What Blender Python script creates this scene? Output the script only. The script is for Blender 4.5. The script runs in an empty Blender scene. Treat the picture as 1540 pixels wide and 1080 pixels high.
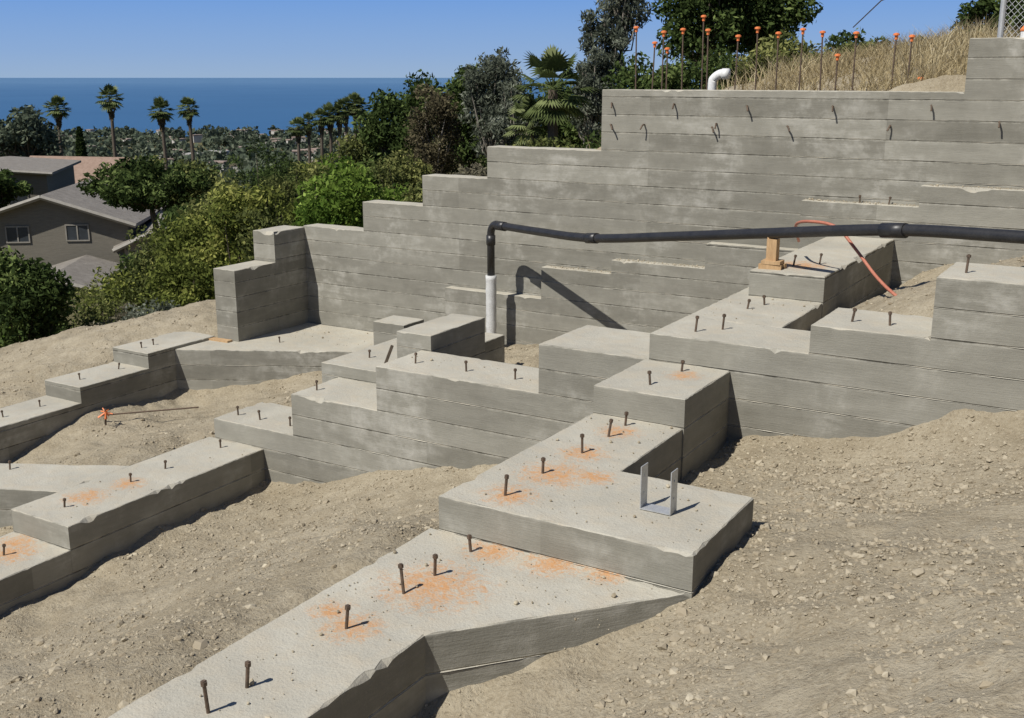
import bpy, math, random
import numpy as np
from mathutils import Vector, noise, Matrix
random.seed(7); rng=np.random.default_rng(7)
scene=bpy.context.scene
PSI=math.radians(31.1); CP,SP=math.cos(PSI),math.sin(PSI)
def site(r,d):      # r = metres to the east of the survey line, d = metres along it
    return (CP*r-SP*d, SP*r+CP*d)
# ---------------------------------------------------------------- mesh builder
class MB:
    def __init__(s): s.v=[];s.f=[];s.m=[];s.t=[];s.n=0
    def add(s,v,faces,mat=0,tint=0.5):
        v=np.asarray(v,dtype=np.float32).reshape(-1,3)
        s.v.append(v)
        if isinstance(faces,np.ndarray): groups=[faces]
        else:
            by={}
            for f in faces: by.setdefault(len(f),[]).append(f)
            groups=[np.array(g) for g in by.values()]
        for g in groups:
            s.f.append(g+s.n); s.m.append(np.full(len(g),mat,dtype=np.int32))
            t=np.asarray(tint,dtype=np.float32)
            s.t.append(t if t.ndim else np.full(len(g),float(t),dtype=np.float32))
        s.n+=len(v)
    def build(s,name,mats,smooth=False,parent=None,loc=None):
        me=bpy.data.meshes.new(name); V=np.concatenate(s.v)
        me.vertices.add(len(V)); me.vertices.foreach_set('co',V.ravel())
        idx=np.concatenate([f.ravel() for f in s.f]); tot=np.concatenate([np.full(len(f),f.shape[1]) for f in s.f])
        start=np.concatenate([[0],np.cumsum(tot)[:-1]])
        me.loops.add(len(idx)); me.loops.foreach_set('vertex_index',idx.astype(np.int32))
        me.polygons.add(len(tot)); me.polygons.foreach_set('loop_start',start.astype(np.int32))
        me.polygons.foreach_set('material_index',np.concatenate(s.m))
        me.polygons.foreach_set('use_smooth',np.full(len(tot),smooth))
        me.update(calc_edges=True)
        at=me.attributes.new('tint','FLOAT','FACE'); at.data.foreach_set('value',np.concatenate(s.t))
        for m in mats: me.materials.append(m)
        me.validate()
        ob=bpy.data.objects.new(name,me); scene.collection.objects.link(ob)
        if parent: ob.parent=parent
        return ob
def empty(name,loc=(0,0,0)):
    e=bpy.data.objects.new(name,None); scene.collection.objects.link(e); e.location=loc; e.empty_display_size=.2; return e
def tube(mb,pts,rad,n=8,mat=0,tint=.5,cap=True):
    pts=[Vector(p) for p in pts]; 
    if not hasattr(rad,'__len__'): rad=[rad]*len(pts)
    vs=[];ref=None
    for i,p in enumerate(pts):
        t=(pts[min(i+1,len(pts)-1)]-pts[max(i-1,0)]).normalized()
        if ref is None: ref=Vector((0,0,1)) if abs(t.z)<.9 else Vector((1,0,0))
        u=(ref-t*ref.dot(t)).normalized(); w=t.cross(u); ref=u
        for k in range(n):
            a=2*math.pi*k/n; vs.append(p+(u*math.cos(a)+w*math.sin(a))*rad[i])
    fs=[]
    for i in range(len(pts)-1):
        for k in range(n):
            k2=(k+1)%n; fs.append((i*n+k,i*n+k2,(i+1)*n+k2,(i+1)*n+k))
    if cap: fs.append(tuple(range(n))[::-1]); fs.append(tuple((len(pts)-1)*n+k for k in range(n)))
    mb.add([tuple(v) for v in vs],fs,mat,tint)
def smooth_path(pts,k=6):
    pts=[Vector(p) for p in pts]; out=[]
    P=[pts[0]]+pts+[pts[-1]]
    for i in range(1,len(P)-2):
        for j in range(k):
            t=j/k; a,b,c,d=P[i-1],P[i],P[i+1],P[i+2]
            out.append(.5*((2*b)+(c-a)*t+(2*a-5*b+4*c-d)*t*t+(3*b-a-3*c+d)*t**3))
    out.append(pts[-1]); return out
def box(mb,x0,x1,y0,y1,z0,z1,mat=0,rot=0,c=None,tint=.5):
    v=[(x,y,z) for z in(z0,z1) for x,y in((x0,y0),(x1,y0),(x1,y1),(x0,y1))]
    if rot:
        cx,cy=c if c else ((x0+x1)/2,(y0+y1)/2); cr,sr=math.cos(rot),math.sin(rot)
        v=[(cx+(x-cx)*cr-(y-cy)*sr,cy+(x-cx)*sr+(y-cy)*cr,z) for x,y,z in v]
    mb.add(v,[(3,2,1,0),(4,5,6,7),(0,1,5,4),(1,2,6,5),(2,3,7,6),(3,0,4,7)],mat,tint)
# ---------------------------------------------------------------- node helper
class NT:
    def __init__(s,name):
        s.mat=bpy.data.materials.new(name); s.mat.use_nodes=True; s.t=s.mat.node_tree; s.t.nodes.clear()
        s.out=s.n('ShaderNodeOutputMaterial')
    def n(s,ty,**kw):
        nd=s.t.nodes.new(ty)
        for k,v in kw.items(): setattr(nd,k,v)
        return nd
    def l(s,a,b): s.t.links.new(a,b)
    def setin(s,sock,v):
        if isinstance(v,bpy.types.NodeSocket): s.l(v,sock)
        else: sock.default_value=v
    def math(s,op,a,b=0,c=0,clamp=False):
        nd=s.n('ShaderNodeMath',operation=op,use_clamp=clamp); s.setin(nd.inputs[0],a); s.setin(nd.inputs[1],b)
        if op in('MULTIPLY_ADD','SMOOTH_MIN'): s.setin(nd.inputs[2],c)
        return nd.outputs[0]
    def mr(s,v,a,b,c=0,d=1):
        nd=s.n('ShaderNodeMapRange'); s.setin(nd.inputs[0],v)
        for i,x in enumerate((a,b,c,d)): nd.inputs[i+1].default_value=x
        return nd.outputs[0]
    def mix(s,f,a,b,bt='MIX'):
        nd=s.n('ShaderNodeMix',data_type='RGBA',blend_type=bt); s.setin(nd.inputs[0],f)
        for i,x in((6,a),(7,b)):
            if not isinstance(x,bpy.types.NodeSocket) and len(x)==3: x=(*x,1)
            s.setin(nd.inputs[i],x)
        return nd.outputs[2]
    def vmul(s,v,k):
        nd=s.n('ShaderNodeVectorMath',operation='MULTIPLY'); s.l(v,nd.inputs[0]); nd.inputs[1].default_value=k; return nd.outputs[0]
    def noise(s,v,scale,detail=3,rough=.55,dist=0):
        nd=s.n('ShaderNodeTexNoise'); s.l(v,nd.inputs['Vector']); nd.inputs['Scale'].default_value=scale
        nd.inputs['Detail'].default_value=detail; nd.inputs['Roughness'].default_value=rough; nd.inputs['Distortion'].default_value=dist
        return nd.outputs[0]
    def bump(s,h,strength=.5,dist=.01,nrm=None):
        nd=s.n('ShaderNodeBump'); nd.inputs['Strength'].default_value=strength; nd.inputs['Distance'].default_value=dist
        s.l(h,nd.inputs['Height'])
        if nrm: s.l(nrm,nd.inputs['Normal'])
        return nd.outputs[0]
    def princ(s,col,rough=.9,metal=0,spec=.2,nrm=None):
        p=s.n('ShaderNodeBsdfPrincipled')
        if not isinstance(col,bpy.types.NodeSocket) and len(col)==3: col=(*col,1)
        s.setin(p.inputs['Base Color'],col); s.setin(p.inputs['Roughness'],rough); p.inputs['Metallic'].default_value=metal
        p.inputs['Specular IOR Level'].default_value=spec
        if nrm: s.l(nrm,p.inputs['Normal'])
        s.l(p.outputs[0],s.out.inputs[0]); return s.mat
def simple(name,c1,c2,scale=8,rough=.8,metal=0,spec=.3,bs=.3,bd=.005,stretch=(1,1,1)):
    t=NT(name); g=t.n('ShaderNodeNewGeometry'); v=t.vmul(g.outputs['Position'],stretch)
    a=t.noise(v,scale,4,.6); b=t.noise(v,scale*7,2)
    f=t.mr(a,.3,.7); c=t.mix(f,c1,c2); c=t.mix(t.mr(b,.35,.65,0,.35),c,[x*.6 for x in c1])
    return t.princ(c,rough,metal,spec,t.bump(b,bs,bd))
MOD=.207; Z0=-2.51
SPOTS=[(-3.03,5.0,-2.3,.18),(-2.98,5.42,-2.3,.24),(-3.0,5.85,-2.3,.17),(-2.75,5.5,-2.3,.14),(-3.0,6.35,-2.3,.16),(-2.98,4.18,-2.51,.30),(-3.07,3.62,-2.51,.16),(-3.25,3.7,-2.51,.12),
 (-2.6,4.72,-2.51,.19),(-2.95,4.7,-2.51,.18),(-2.3,4.76,-2.51,.14),(-7.8,5.75,-3.545,.22),(-7.75,6.15,-3.545,.17),(-7.75,4.95,-3.75,.24),(-7.9,5.1,-3.75,.18),(-2.85,9.8,-1.66,.27),(-2.9,7.2,-2.1,.14)]
def concrete():
    t=NT('board_formed_concrete'); g=t.n('ShaderNodeNewGeometry'); P=g.outputs['Position']
    sp=t.n('ShaderNodeSeparateXYZ'); t.l(P,sp.inputs[0]); sn=t.n('ShaderNodeSeparateXYZ'); t.l(g.outputs['True Normal'],sn.inputs[0])
    v=t.math('DIVIDE',t.math('ADD',sp.outputs[2],-Z0+20*MOD),MOD)
    fr=t.math('FRACT',v); a=t.math('ABSOLUTE',t.math('SUBTRACT',fr,.5))
    seam=t.mr(a,.462,.49); seamw=t.mr(a,.40,.5)
    cb=t.n('ShaderNodeCombineXYZ')
    t.l(t.math('FLOOR',t.math('MULTIPLY',sp.outputs[0],.37)),cb.inputs[0]); t.l(t.math('FLOOR',t.math('MULTIPLY',sp.outputs[1],.41)),cb.inputs[1])
    t.l(t.math('FLOOR',v),cb.inputs[2])
    wn=t.n('ShaderNodeTexWhiteNoise'); t.l(cb.outputs[0],wn.inputs[0]); br=wn.outputs[0]
    streak=t.noise(t.vmul(P,(1.5,1.5,8)),1,5,.62,.5); blotch=t.noise(P,1.1,5,.62,.5); mid=t.noise(P,7,5,.65); fine=t.noise(P,75,3,.65); grain=t.noise(t.vmul(P,(5,5,80)),1.5,3,.6)
    f=t.math('MULTIPLY_ADD',br,.34,t.math('MULTIPLY_ADD',streak,.6,t.math('MULTIPLY_ADD',blotch,.5,t.math('MULTIPLY_ADD',mid,.4,-.45))))
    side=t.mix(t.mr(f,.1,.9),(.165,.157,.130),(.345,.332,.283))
    eff=t.math('MULTIPLY',t.mr(blotch,.50,.64),t.mr(t.math('MULTIPLY_ADD',mid,.5,t.math('MULTIPLY',streak,.5)),.46,.62))
    side=t.mix(t.math('MULTIPLY',eff,.5),side,(.52,.505,.455))
    side=t.mix(t.mr(grain,.5,.8,0,.15),side,(.13,.124,.105))
    side=t.mix(t.mr(fine,.58,.75,0,.2),side,(.42,.40,.345))
    side=t.mix(t.math('MULTIPLY',seamw,t.mr(mid,.4,.6,0,.6)),side,(.46,.44,.375))
    side=t.mix(t.math('MULTIPLY',seam,t.mr(mid,.66,.42,.2,.9)),side,(.075,.07,.058))
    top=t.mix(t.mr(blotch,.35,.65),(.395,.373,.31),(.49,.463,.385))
    top=t.mix(t.mr(mid,.43,.68,0,.55),top,(.47,.41,.31))
    top=t.mix(t.mr(streak,.52,.7,0,.35),top,(.33,.31,.26))
    top=t.mix(t.mr(fine,.54,.74,0,.4),top,(.28,.262,.22))
    acc=None
    for x,y,z,r in SPOTS:
        d=t.n('ShaderNodeVectorMath',operation='DISTANCE'); t.l(P,d.inputs[0]); d.inputs[1].default_value=(x,y,z)
        m=t.mr(d.outputs['Value'],r*1.3,r*.1); acc=m if acc is None else t.math('MAXIMUM',acc,m)
    sm=t.math('ADD',acc,t.math('MULTIPLY_ADD',t.noise(P,20,5,.85,1.),4.2,-2.2))
    sm=t.math('MULTIPLY',t.mr(sm,.15,1.0),t.mr(acc,0,.3)); top=t.mix(t.math('MULTIPLY',sm,.9),top,(.53,.275,.115))
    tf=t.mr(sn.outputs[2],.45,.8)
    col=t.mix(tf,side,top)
    hs=t.math('MULTIPLY_ADD',br,.5,t.math('MULTIPLY_ADD',grain,.3,t.math('MULTIPLY_ADD',fine,.25,t.math('MULTIPLY',seam,-.9))))
    ht=t.math('MULTIPLY_ADD',fine,.7,t.math('MULTIPLY',mid,1.5))
    mx=t.n('ShaderNodeMix',data_type='FLOAT'); t.l(tf,mx.inputs[0]); t.l(hs,mx.inputs[2]); t.l(ht,mx.inputs[3])
    return t.princ(col,.92,0,.15,t.bump(mx.outputs[0],.7,.009))
def dirt():
    t=NT('excavated_dirt'); g=t.n('ShaderNodeNewGeometry'); P=g.outputs['Position']
    a=t.noise(P,.9,4,.6,.3); b=t.noise(P,6,5,.68); c=t.noise(P,40,5,.72)
    col=t.mix(t.mr(a,.35,.65),(.335,.285,.20),(.425,.37,.27))
    col=t.mix(t.mr(b,.40,.68,0,.6),col,(.28,.23,.155)); col=t.mix(t.mr(c,.52,.70,0,.55),col,(.51,.455,.345)); col=t.mix(t.mr(c,.46,.31,0,.65),col,(.19,.15,.10))
    dd=t.n('ShaderNodeVectorMath',operation='DISTANCE'); t.l(P,dd.inputs[0]); dd.inputs[1].default_value=(-6,6,-3)
    far=t.mr(t.math('ADD',dd.outputs['Value'],t.math('MULTIPLY',a,3)),12.5,15)
    green=t.mix(b,(.06,.07,.03),(.20,.165,.09))
    col=t.mix(far,col,green)
    h=t.math('MULTIPLY_ADD',c,.95,t.math('MULTIPLY',b,1.5))
    return t.princ(col,.97,0,.05,t.bump(h,.9,.026))
def clodmat():
    t=NT('dirt_clod'); g=t.n('ShaderNodeNewGeometry'); P=g.outputs['Position']
    at=t.n('ShaderNodeAttribute',attribute_name='tint'); c=t.noise(P,90,3,.6)
    col=t.mix(at.outputs['Fac'],(.25,.205,.14),(.50,.445,.335)); col=t.mix(t.mr(c,.4,.7,0,.4),col,(.30,.25,.175))
    return t.princ(col,.97,0,.05)
def leafmat(name,dark,light,hi=None,trans=.3):
    t=NT(name); at=t.n('ShaderNodeAttribute',attribute_name='tint')
    f=at.outputs['Fac']
    col=t.mix(f,dark,light)
    if hi: col=t.mix(t.mr(f,.7,1),col,hi)
    d=t.n('ShaderNodeBsdfDiffuse'); t.l(col,d.inputs[0]); tr=t.n('ShaderNodeBsdfTranslucent'); t.l(col,tr.inputs[0])
    m=t.n('ShaderNodeMixShader'); m.inputs[0].default_value=trans; t.l(d.outputs[0],m.inputs[1]); t.l(tr.outputs[0],m.inputs[2])
    t.l(m.outputs[0],t.out.inputs[0]); return t.mat
CON=concrete(); DIRT=dirt(); CLOD=clodmat()
BARK=simple('tree_bark',(.09,.07,.05),(.16,.13,.1),6,.9)
PALEBARK=simple('eucalyptus_bark',(.25,.22,.18),(.4,.36,.3),5,.9)
STEEL=simple('rusty_steel',(.10,.075,.055),(.2,.14,.10),30,.7,.3)
GALV=simple('galvanised_steel',(.5,.51,.51),(.62,.63,.63),20,.5,.5)
ORANGE=simple('orange_plastic',(.75,.20,.06),(.85,.26,.08),15,.5,0,.4,.05)
ABS=simple('black_abs_plastic',(.018,.018,.02),(.035,.034,.034),8,.42,0,.5,.05)
WRAP=simple('white_tape_wrap',(.56,.56,.54),(.70,.70,.68),9,.7,0,.3,.6,.01,(1,1,2.5))
PVC=simple('white_pvc',(.75,.75,.73),(.8,.8,.78),10,.4,0,.4,.05)
WOOD=simple('pine_lumber',(.42,.27,.14),(.56,.38,.21),10,.8,0,.2,.3,.004,(1,1,.2))
HOSE=simple('red_hose',(.42,.14,.09),(.5,.2,.13),12,.5)
# ---------------------------------------------------------------- terrain
def sst(x,a,b):
    t=np.clip((x-a)/(b-a),0,1); return t*t*(3-2*t)
CTRL=np.array([(0,0,-1.9),(3,0,-1.1),(3,7.3,-1.3),(-.2,3.5,-2.03),(-.66,7.4,-2.14),(-1.74,7.45,-2.50),(-2.56,7.45,-2.63),(-2.6,6.6,-2.64),(-2.5,5.9,-2.62),(-1.75,5.6,-2.5),(-1.75,4.8,-2.52),(-2.3,4.15,-2.76),(-1.95,4.5,-2.64),(-2.69,3.7,-2.86),(-2.6,2.8,-2.96),(-2.6,1,-2.95),(-1.5,1,-2.4),(-1,5.5,-2.3),
(-3.6,1,-2.7),(-3.6,3,-2.6),(-3.6,4.6,-2.58),(-3.5,5.5,-2.72),(-3.45,7.0,-2.95),(-4.0,7.4,-3.08),(-4.86,7.45,-3.25),(-6,7.45,-3.56),(-7.3,7.45,-3.91),(-7.3,5.2,-3.99),(-7.3,4.6,-4.05),(-7.3,3,-4.2),(-5.2,5.5,-3.33),(-5,3.5,-3.2),
(-5.2,8.5,-2.9),(-6.9,11.1,-3.32),(-5.3,11.9,-3.04),(-4,9,-2.8),(-4,11.8,-3.0),(-3.5,11.8,-2.9),(-3.5,9,-2.75),(-5.5,10,-3.12),(-4.4,10.4,-2.98),(-6.2,9.4,-3.2),(-6.2,11.9,-3.2),(-7.13,11.9,-3.4),(-8,11.9,-3.5),(-9.6,11.9,-3.66),(-8.7,11.0,-3.68),(-7.4,9.5,-3.32),(-6,10.5,-3.22),(-8.3,9.5,-3.6),
(-2.3,8.35,-2.15),(-2.3,9.5,-1.95),(-1.9,8.8,-1.78),(-1.2,8.4,-1.5),(0,9,-1.3),(0,11.9,-1.5),(3,11,-.9),(-2.1,11.9,-1.95),(-1.2,11.9,-1.8),(-1.6,9.8,-1.72),
(-10.5,12.6,-2.9),(-9,12.6,-2.2),(-8,12.6,-1.8),(-7,12.6,-1.3),(-5.5,12.7,-.5),(-3,12.7,-.25),(-1.9,12.7,0),(2,12.7,.35),(-2.6,17,.42),(-5.3,17.8,.1),(-5.9,16.3,-.25),(-7.2,15.5,-.95),(-10,15,-2.4),(-12,14,-3.4),(3,18,.8),(-9,14,-1.9),(-4,14.5,-.05),(-1,15,.25),(-3.5,20,.2),(0,19,.5),
(-12.2,8.3,-3.93),(-12.2,10,-3.62),(-11.5,10.9,-3.5),(-11.5,12,-3.5),(-12.5,12.1,-3.42),(-14.4,12.1,-3.9),(-16.5,11,-4.4),(-14,9,-4.1),(-14,6,-4.5),(-11.1,7.2,-4.35),(-11.1,8.6,-4.05),(-11.1,9.7,-4.18),(-9.4,10.5,-3.87),(-8.3,6.8,-3.66),(-9.2,6.3,-3.8),(-9.2,4.6,-4.2),(-8.2,8.3,-3.5),(-7.5,8.4,-3.4),(-9.8,8,-4.0),(-10,3,-4.5),
(-19,14,-6.2),(-20,8,-6),(-15,0,-5.2),(-7,-3,-3.9),(3,-4,-1),(-15,18,-5.5),(-20,20,-7.5),(-8,20,-1.6)],float)
def stepup(x,y): return np.where(y>12.23,np.interp(x,[-11.3,-10.8,-9,-8,-7,-5.5,-3,-2,3],[0,.7,1.4,1.7,2.1,2.55,2.3,2.0,1.5]),0.0)
def tk(d2): return .5*d2*np.log(np.maximum(d2,1e-9))
n_=len(CTRL); A=np.zeros((n_+3,n_+3)); D2=((CTRL[:,None,:2]-CTRL[None,:,:2])**2).sum(-1)
A[:n_,:n_]=tk(D2)+np.eye(n_)*.03; A[:n_,n_]=1; A[:n_,n_+1:]=CTRL[:,:2]; A[n_,:n_]=1; A[n_+1:,:n_]=CTRL[:,:2].T
COEF=np.linalg.solve(A,np.concatenate([CTRL[:,2]-stepup(CTRL[:,0],CTRL[:,1]),[0,0,0]]))
def zfar(X,Y):
    r=CP*X+SP*Y; d=-SP*X+CP*Y; q=.75*d-.66*r
    z=np.interp(q,[-200,-30,0,50,120,300,700,1000],[25,4,-1.2,-9.5,-22,-45,-72,-79])
    z=z+4.5*sst(r,-2,14)*(1-sst(d,30,90))
    return z-25*sst(d,1560,1700)
def gz(X,Y):
    X=np.asarray(X,float); Y=np.asarray(Y,float); sh=X.shape; X=X.ravel(); Y=Y.ravel()
    out=zfar(X,Y); rad=np.hypot((X+6.5),(Y-8)*1.05); m=rad<22
    if m.any():
        x,y=X[m],Y[m]; K=tk((x[:,None]-CTRL[None,:,0])**2+(y[:,None]-CTRL[None,:,1])**2)
        zl=K@COEF[:n_]+COEF[n_]+COEF[n_+1]*x+COEF[n_+2]*y+stepup(x,y)
        w=sst(rad[m],12.5,21); out[m]=zl*(1-w)+out[m]*w
    return out.reshape(sh)
def axis(a,b,step,far,g=1.13):
    L=list(np.arange(a,b,step)); s=step; x=L[-1]
    while x<far: s*=g; x+=s; L.append(x)
    s=step; x=L[0]; pre=[]
    while x>-far: s*=g; x-=s; pre.append(x)
    return np.array(pre[::-1]+L)
xs=axis(-16.5,1.0,.045,5000); ys=axis(1.0,12.5,.045,5000)
GX,GY=np.meshgrid(xs,ys); GZ=gz(GX,GY)
def micro(x,y):
    p=Vector((x,y,0)); n2=noise.noise(p*2.4)
    return .055*noise.noise(p*.9)+.045*n2+.030*noise.noise(p*5.5)+.024*abs(noise.noise(p*12))*(.4+max(0,n2)*2)+.011*noise.noise(p*24)
dm=((GX>-18)&(GX<2)&(GY>0)&(GY<18))
for i,j in zip(*np.nonzero(dm)): GZ[i,j]+=micro(GX[i,j],GY[i,j])
mb=MB(); ny,nx=GX.shape
ii=np.arange(ny*nx).reshape(ny,nx)
mb.add(np.stack([GX,GY,GZ],-1).reshape(-1,3),np.stack([ii[:-1,:-1],ii[:-1,1:],ii[1:,1:],ii[1:,:-1]],-1).reshape(-1,4))
mb.build('ground',[DIRT],True)
# ocean
t=NT('sea_water'); g=t.n('ShaderNodeNewGeometry'); ln=t.n('ShaderNodeVectorMath',operation='LENGTH'); t.l(g.outputs['Position'],ln.inputs[0])
col=t.mix(t.mr(ln.outputs['Value'],1500,16000),(.045,.122,.25),(.10,.195,.33)); nn=t.noise(t.vmul(g.outputs['Position'],(.002,.002,.002)),1,5,.6)  # aerial haze painted into the water colour: paler with distance
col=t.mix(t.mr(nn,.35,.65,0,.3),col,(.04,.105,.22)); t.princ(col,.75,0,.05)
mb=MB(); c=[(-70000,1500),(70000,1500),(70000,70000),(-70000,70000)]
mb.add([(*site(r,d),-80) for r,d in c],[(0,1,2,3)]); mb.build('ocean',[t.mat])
# ---------------------------------------------------------------- concrete
FOOT=[]
def prism(mb,poly,zt,zb=-4.9,chips=True):
    FOOT.append(poly)
    pts=[];nr=[]
    n=len(poly)
    for i in range(n):
        a=Vector(poly[i]); b=Vector(poly[(i+1)%n]); L=(b-a).length; k=max(1,int(L/.04))
        d=(b-a)/L; inn=Vector((-d.y,d.x)); pv=(a-Vector(poly[i-1])).normalized(); pin=Vector((-pv.y,pv.x))
        for j in range(k):
            pts.append(a+d*(L*j/k)); nr.append(inn if j else (inn+pin)*.9)
        if L>.3:
            kk=max(2,int(L/.05)); kmax=int(math.floor((zt-.05-Z0)/MOD)); z=Z0+kmax*MOD
            while z>zb+.1 and z>zt-2.4:
                vs=[];fs=[]
                for j in range(kk+1):
                    p=a+d*(L*j/kk); e=.0025+.006*noise.noise(Vector((p.x*2.1,p.y*2.1,z*9)))+.004*noise.noise(Vector((p.x*17,p.y*17,z*9)))
                    e=max(e,-.002); o=p-inn*e; w=.002+.3*max(e,0)
                    p2=p+inn*.004
                    vs+= [(p2.x,p2.y,z+w+.002),(o.x,o.y,z),(p2.x,p2.y,z-w)]
                    if j: q=3*j; fs+=[(q-3,q-2,q+1,q),(q-2,q-1,q+2,q+1)]
                mb.add(vs,fs); z-=MOD
    N=len(pts); V=[];
    for p in pts: V.append((p.x,p.y,zb))
    mid=[];top=[]
    for i,(p,q) in enumerate(zip(pts,nr)):
        s=noise.noise(Vector((p.x*2.3,p.y*2.3,zt*3)))+.5*noise.noise(Vector((p.x*11,p.y*11,zt)))
        c=.003+.005*random.random()+ (max(0,s-.33)*.10)
        mid.append((p.x,p.y,zt-c)); ins=c*1.1
        top.append((p.x+q.x*ins,p.y+q.y*ins,zt+.004*noise.noise(Vector((p.x*5,p.y*5,0)))))
    V+=mid+top
    fs=[]
    for i in range(N):
        j=(i+1)%N; fs+=[(i,j,N+j,N+i),(N+i,N+j,2*N+j,2*N+i)]
    fs.append(tuple(range(2*N,3*N)))
    mb.add(V,fs)
def rect(x0,x1,y0,y1): return [(x0,y0),(x1,y0),(x1,y1),(x0,y1)]
mb=MB(); Y5=12.08; Y5b=12.38
for x0,x1,z in[(-10.83,-9.72,-2.10),(-9.72,-8.69,-1.69),(-8.69,-7.66,-1.28),(-7.66,-6.03,-.87),(-6.03,-1.97,-.15),(-1.97,4,.37)]:
    prism(mb,rect(x0,x1,Y5,Y5b),z)
for x0,x1,z in[(-8.25,-6.77,-2.74),(-6.77,-5.79,-2.33),(-5.79,-4.59,-2.16),(-4.59,-3.51,-1.86),(-3.51,-2.28,-1.31),(-2.28,4,-1.09)]:
    prism(mb,rect(x0,x1,11.94,Y5-.001),z)
prism(mb,rect(-11.21,-10.815,10.64,11.44),-2.55); prism(mb,rect(-11.212,-10.813,11.44,12.10),-2.12)
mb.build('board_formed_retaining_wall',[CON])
mb=MB(); Y3=7.5; Y3b=8.2
for x0,x1,z in[(-8.04,-6.98,-3.338),(-6.98,-5.95,-2.924),(-5.95,-4.27,-2.51),(-4.27,-3.30,-2.096),(-3.30,-2.08,-1.889),(-2.08,-1.28,-1.682),(-1.28,3.2,-1.268)]:
    prism(mb,rect(x0,x1,Y3,Y3b),z)
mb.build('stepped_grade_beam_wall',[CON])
mb=MB(); prism(mb,[(-3.45,.3),(-2.78,.3),(-2.73,3.74),(-1.84,4.778),(-3.43,4.778)],-2.51)
prism(mb,[(-3.37,4.78),(-1.83,4.78),(-1.83,5.68),(-2.66,5.68),(-2.66,7.5),(-3.33,7.5)],-2.303)
prism(mb,rect(-3.335,-2.65,6.64,7.499),-2.096)
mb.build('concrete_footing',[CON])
mb=MB(); prism(mb,rect(-8.12,-7.38,1.5,5.24),-3.752); prism(mb,rect(-8.118,-7.378,5.24,7.499),-3.545)
prism(mb,[(-9.95,4.9),(-8.12,5.72),(-8.12,6.5),(-10.2,5.4)],-3.55)
mb.build('concrete_footing',[CON])
mb=MB(); prism(mb,rect(-11.92,-11.24,9.43,10.63),-3.50); prism(mb,rect(-11.92,-11.242,8.36,9.43),-3.70); prism(mb,rect(-11.92,-11.24,6.3,8.36),-3.90); prism(mb,rect(-11.92,-11.24,3,6.3),-4.1)
prism(mb,[(-11.238,9.88),(-8.88,11.13),(-8.6,12.07),(-11.238,12.07)],-3.54)
mb.build('concrete_footing',[CON])
mb=MB(); prism(mb,rect(-7.2,-6.25,8.201,10.2),-2.80); prism(mb,rect(-6.24,-5.84,8.202,9.15),-2.36); prism(mb,rect(-7.95,-7.5,10.0,10.4),-2.80)
mb.build('concrete_cross_footing',[CON])
mb=MB(); prism(mb,rect(-3.3,-2.5,8.201,11.935),-1.889); prism(mb,rect(-3.16,-2.495,9.32,11.937),-1.66)
mb.build('concrete_cross_footing',[CON])
mb=MB(); prism(mb,rect(-4.27,-3.5,8.201,8.35),-2.10); mb.build('concrete_footing_block',[CON])
# ---------------------------------------------------------------- clods
def inpoly(px,py,poly):
    ins=np.zeros(len(px),bool); n=len(poly)
    for i in range(n):
        x1,y1=poly[i]; x2,y2=poly[(i+1)%n]
        c=((y1>py)!=(y2>py)); ins^=c&(px<(x2-x1)*(py-y1)/(y2-y1+1e-12)+x1)
    return ins
ph=(1+5**.5)/2
ICO=np.array([(-1,ph,0),(1,ph,0),(-1,-ph,0),(1,-ph,0),(0,-1,ph),(0,1,ph),(0,-1,-ph),(0,1,-ph),(ph,0,-1),(ph,0,1),(-ph,0,-1),(-ph,0,1)])/1.9
ICF=np.array([(0,11,5),(0,5,1),(0,1,7),(0,7,10),(0,10,11),(1,5,9),(5,11,4),(11,10,2),(10,7,6),(7,1,8),(3,9,4),(3,4,2),(3,2,6),(3,6,8),(3,8,9),(4,9,5),(2,4,11),(6,2,10),(8,6,7),(9,8,1)])
def scatter(mb,X,Y,S,zoff=.05,thin=0):
    m=np.zeros(len(X),bool)
    for p in FOOT: m|=inpoly(X,Y,p)
    if thin:
        pn=np.array([noise.noise(Vector((x*1.1,y*1.1,5))) for x,y in zip(X,Y)]); m|=(pn+rng.normal(0,.14,len(X)))<thin-.2
    X,Y,S=X[~m],Y[~m],S[~m]
    Z=gz(X,Y)+np.array([micro(x,y) for x,y in zip(X,Y)])
    n=len(X); sc=rng.uniform(.6,1.25,(n,1,3)); sc[:,:,2]*=.75
    v=ICO[None]*rng.uniform(.65,1.3,(n,12,1))*sc
    a=rng.uniform(0,6.28,n); ca,sa=np.cos(a)[:,None],np.sin(a)[:,None]
    x=v[:,:,0]*ca-v[:,:,1]*sa; y=v[:,:,0]*sa+v[:,:,1]*ca
    v=np.stack([x,y,v[:,:,2]],-1)*S[:,None,None]
    v+=np.stack([X,Y,Z+S*zoff],-1)[:,None,:]
    f=(ICF[None]+12*np.arange(n)[:,None,None]).reshape(-1,3)
    mb.add(v.reshape(-1,3),f,0,np.repeat(np.clip(rng.normal(.42,.19,n),0,1),20))
mb=MB()
n=60000; X=rng.uniform(-9,.8,n); Y=rng.uniform(1.2,7.6,n); S=np.clip(np.exp(rng.normal(-5.3,.62,n)),.002,.04); scatter(mb,X,Y,S,thin=.10)
n=20000; X=rng.uniform(-17,1,n); Y=rng.uniform(5,12,n); S=np.clip(np.exp(rng.normal(-4.68,.5,n)),.005,.045); scatter(mb,X,Y,S,thin=.12)
n=8000; X=rng.normal(-1.4,.6,n); Y=rng.uniform(3.5,7.45,n); S=np.clip(np.exp(rng.normal(-4.98,.6,n)),.004,.038); scatter(mb,X,Y,S,thin=.08)
mb.build('dirt_clods',[CLOD])
mb=MB()
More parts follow.
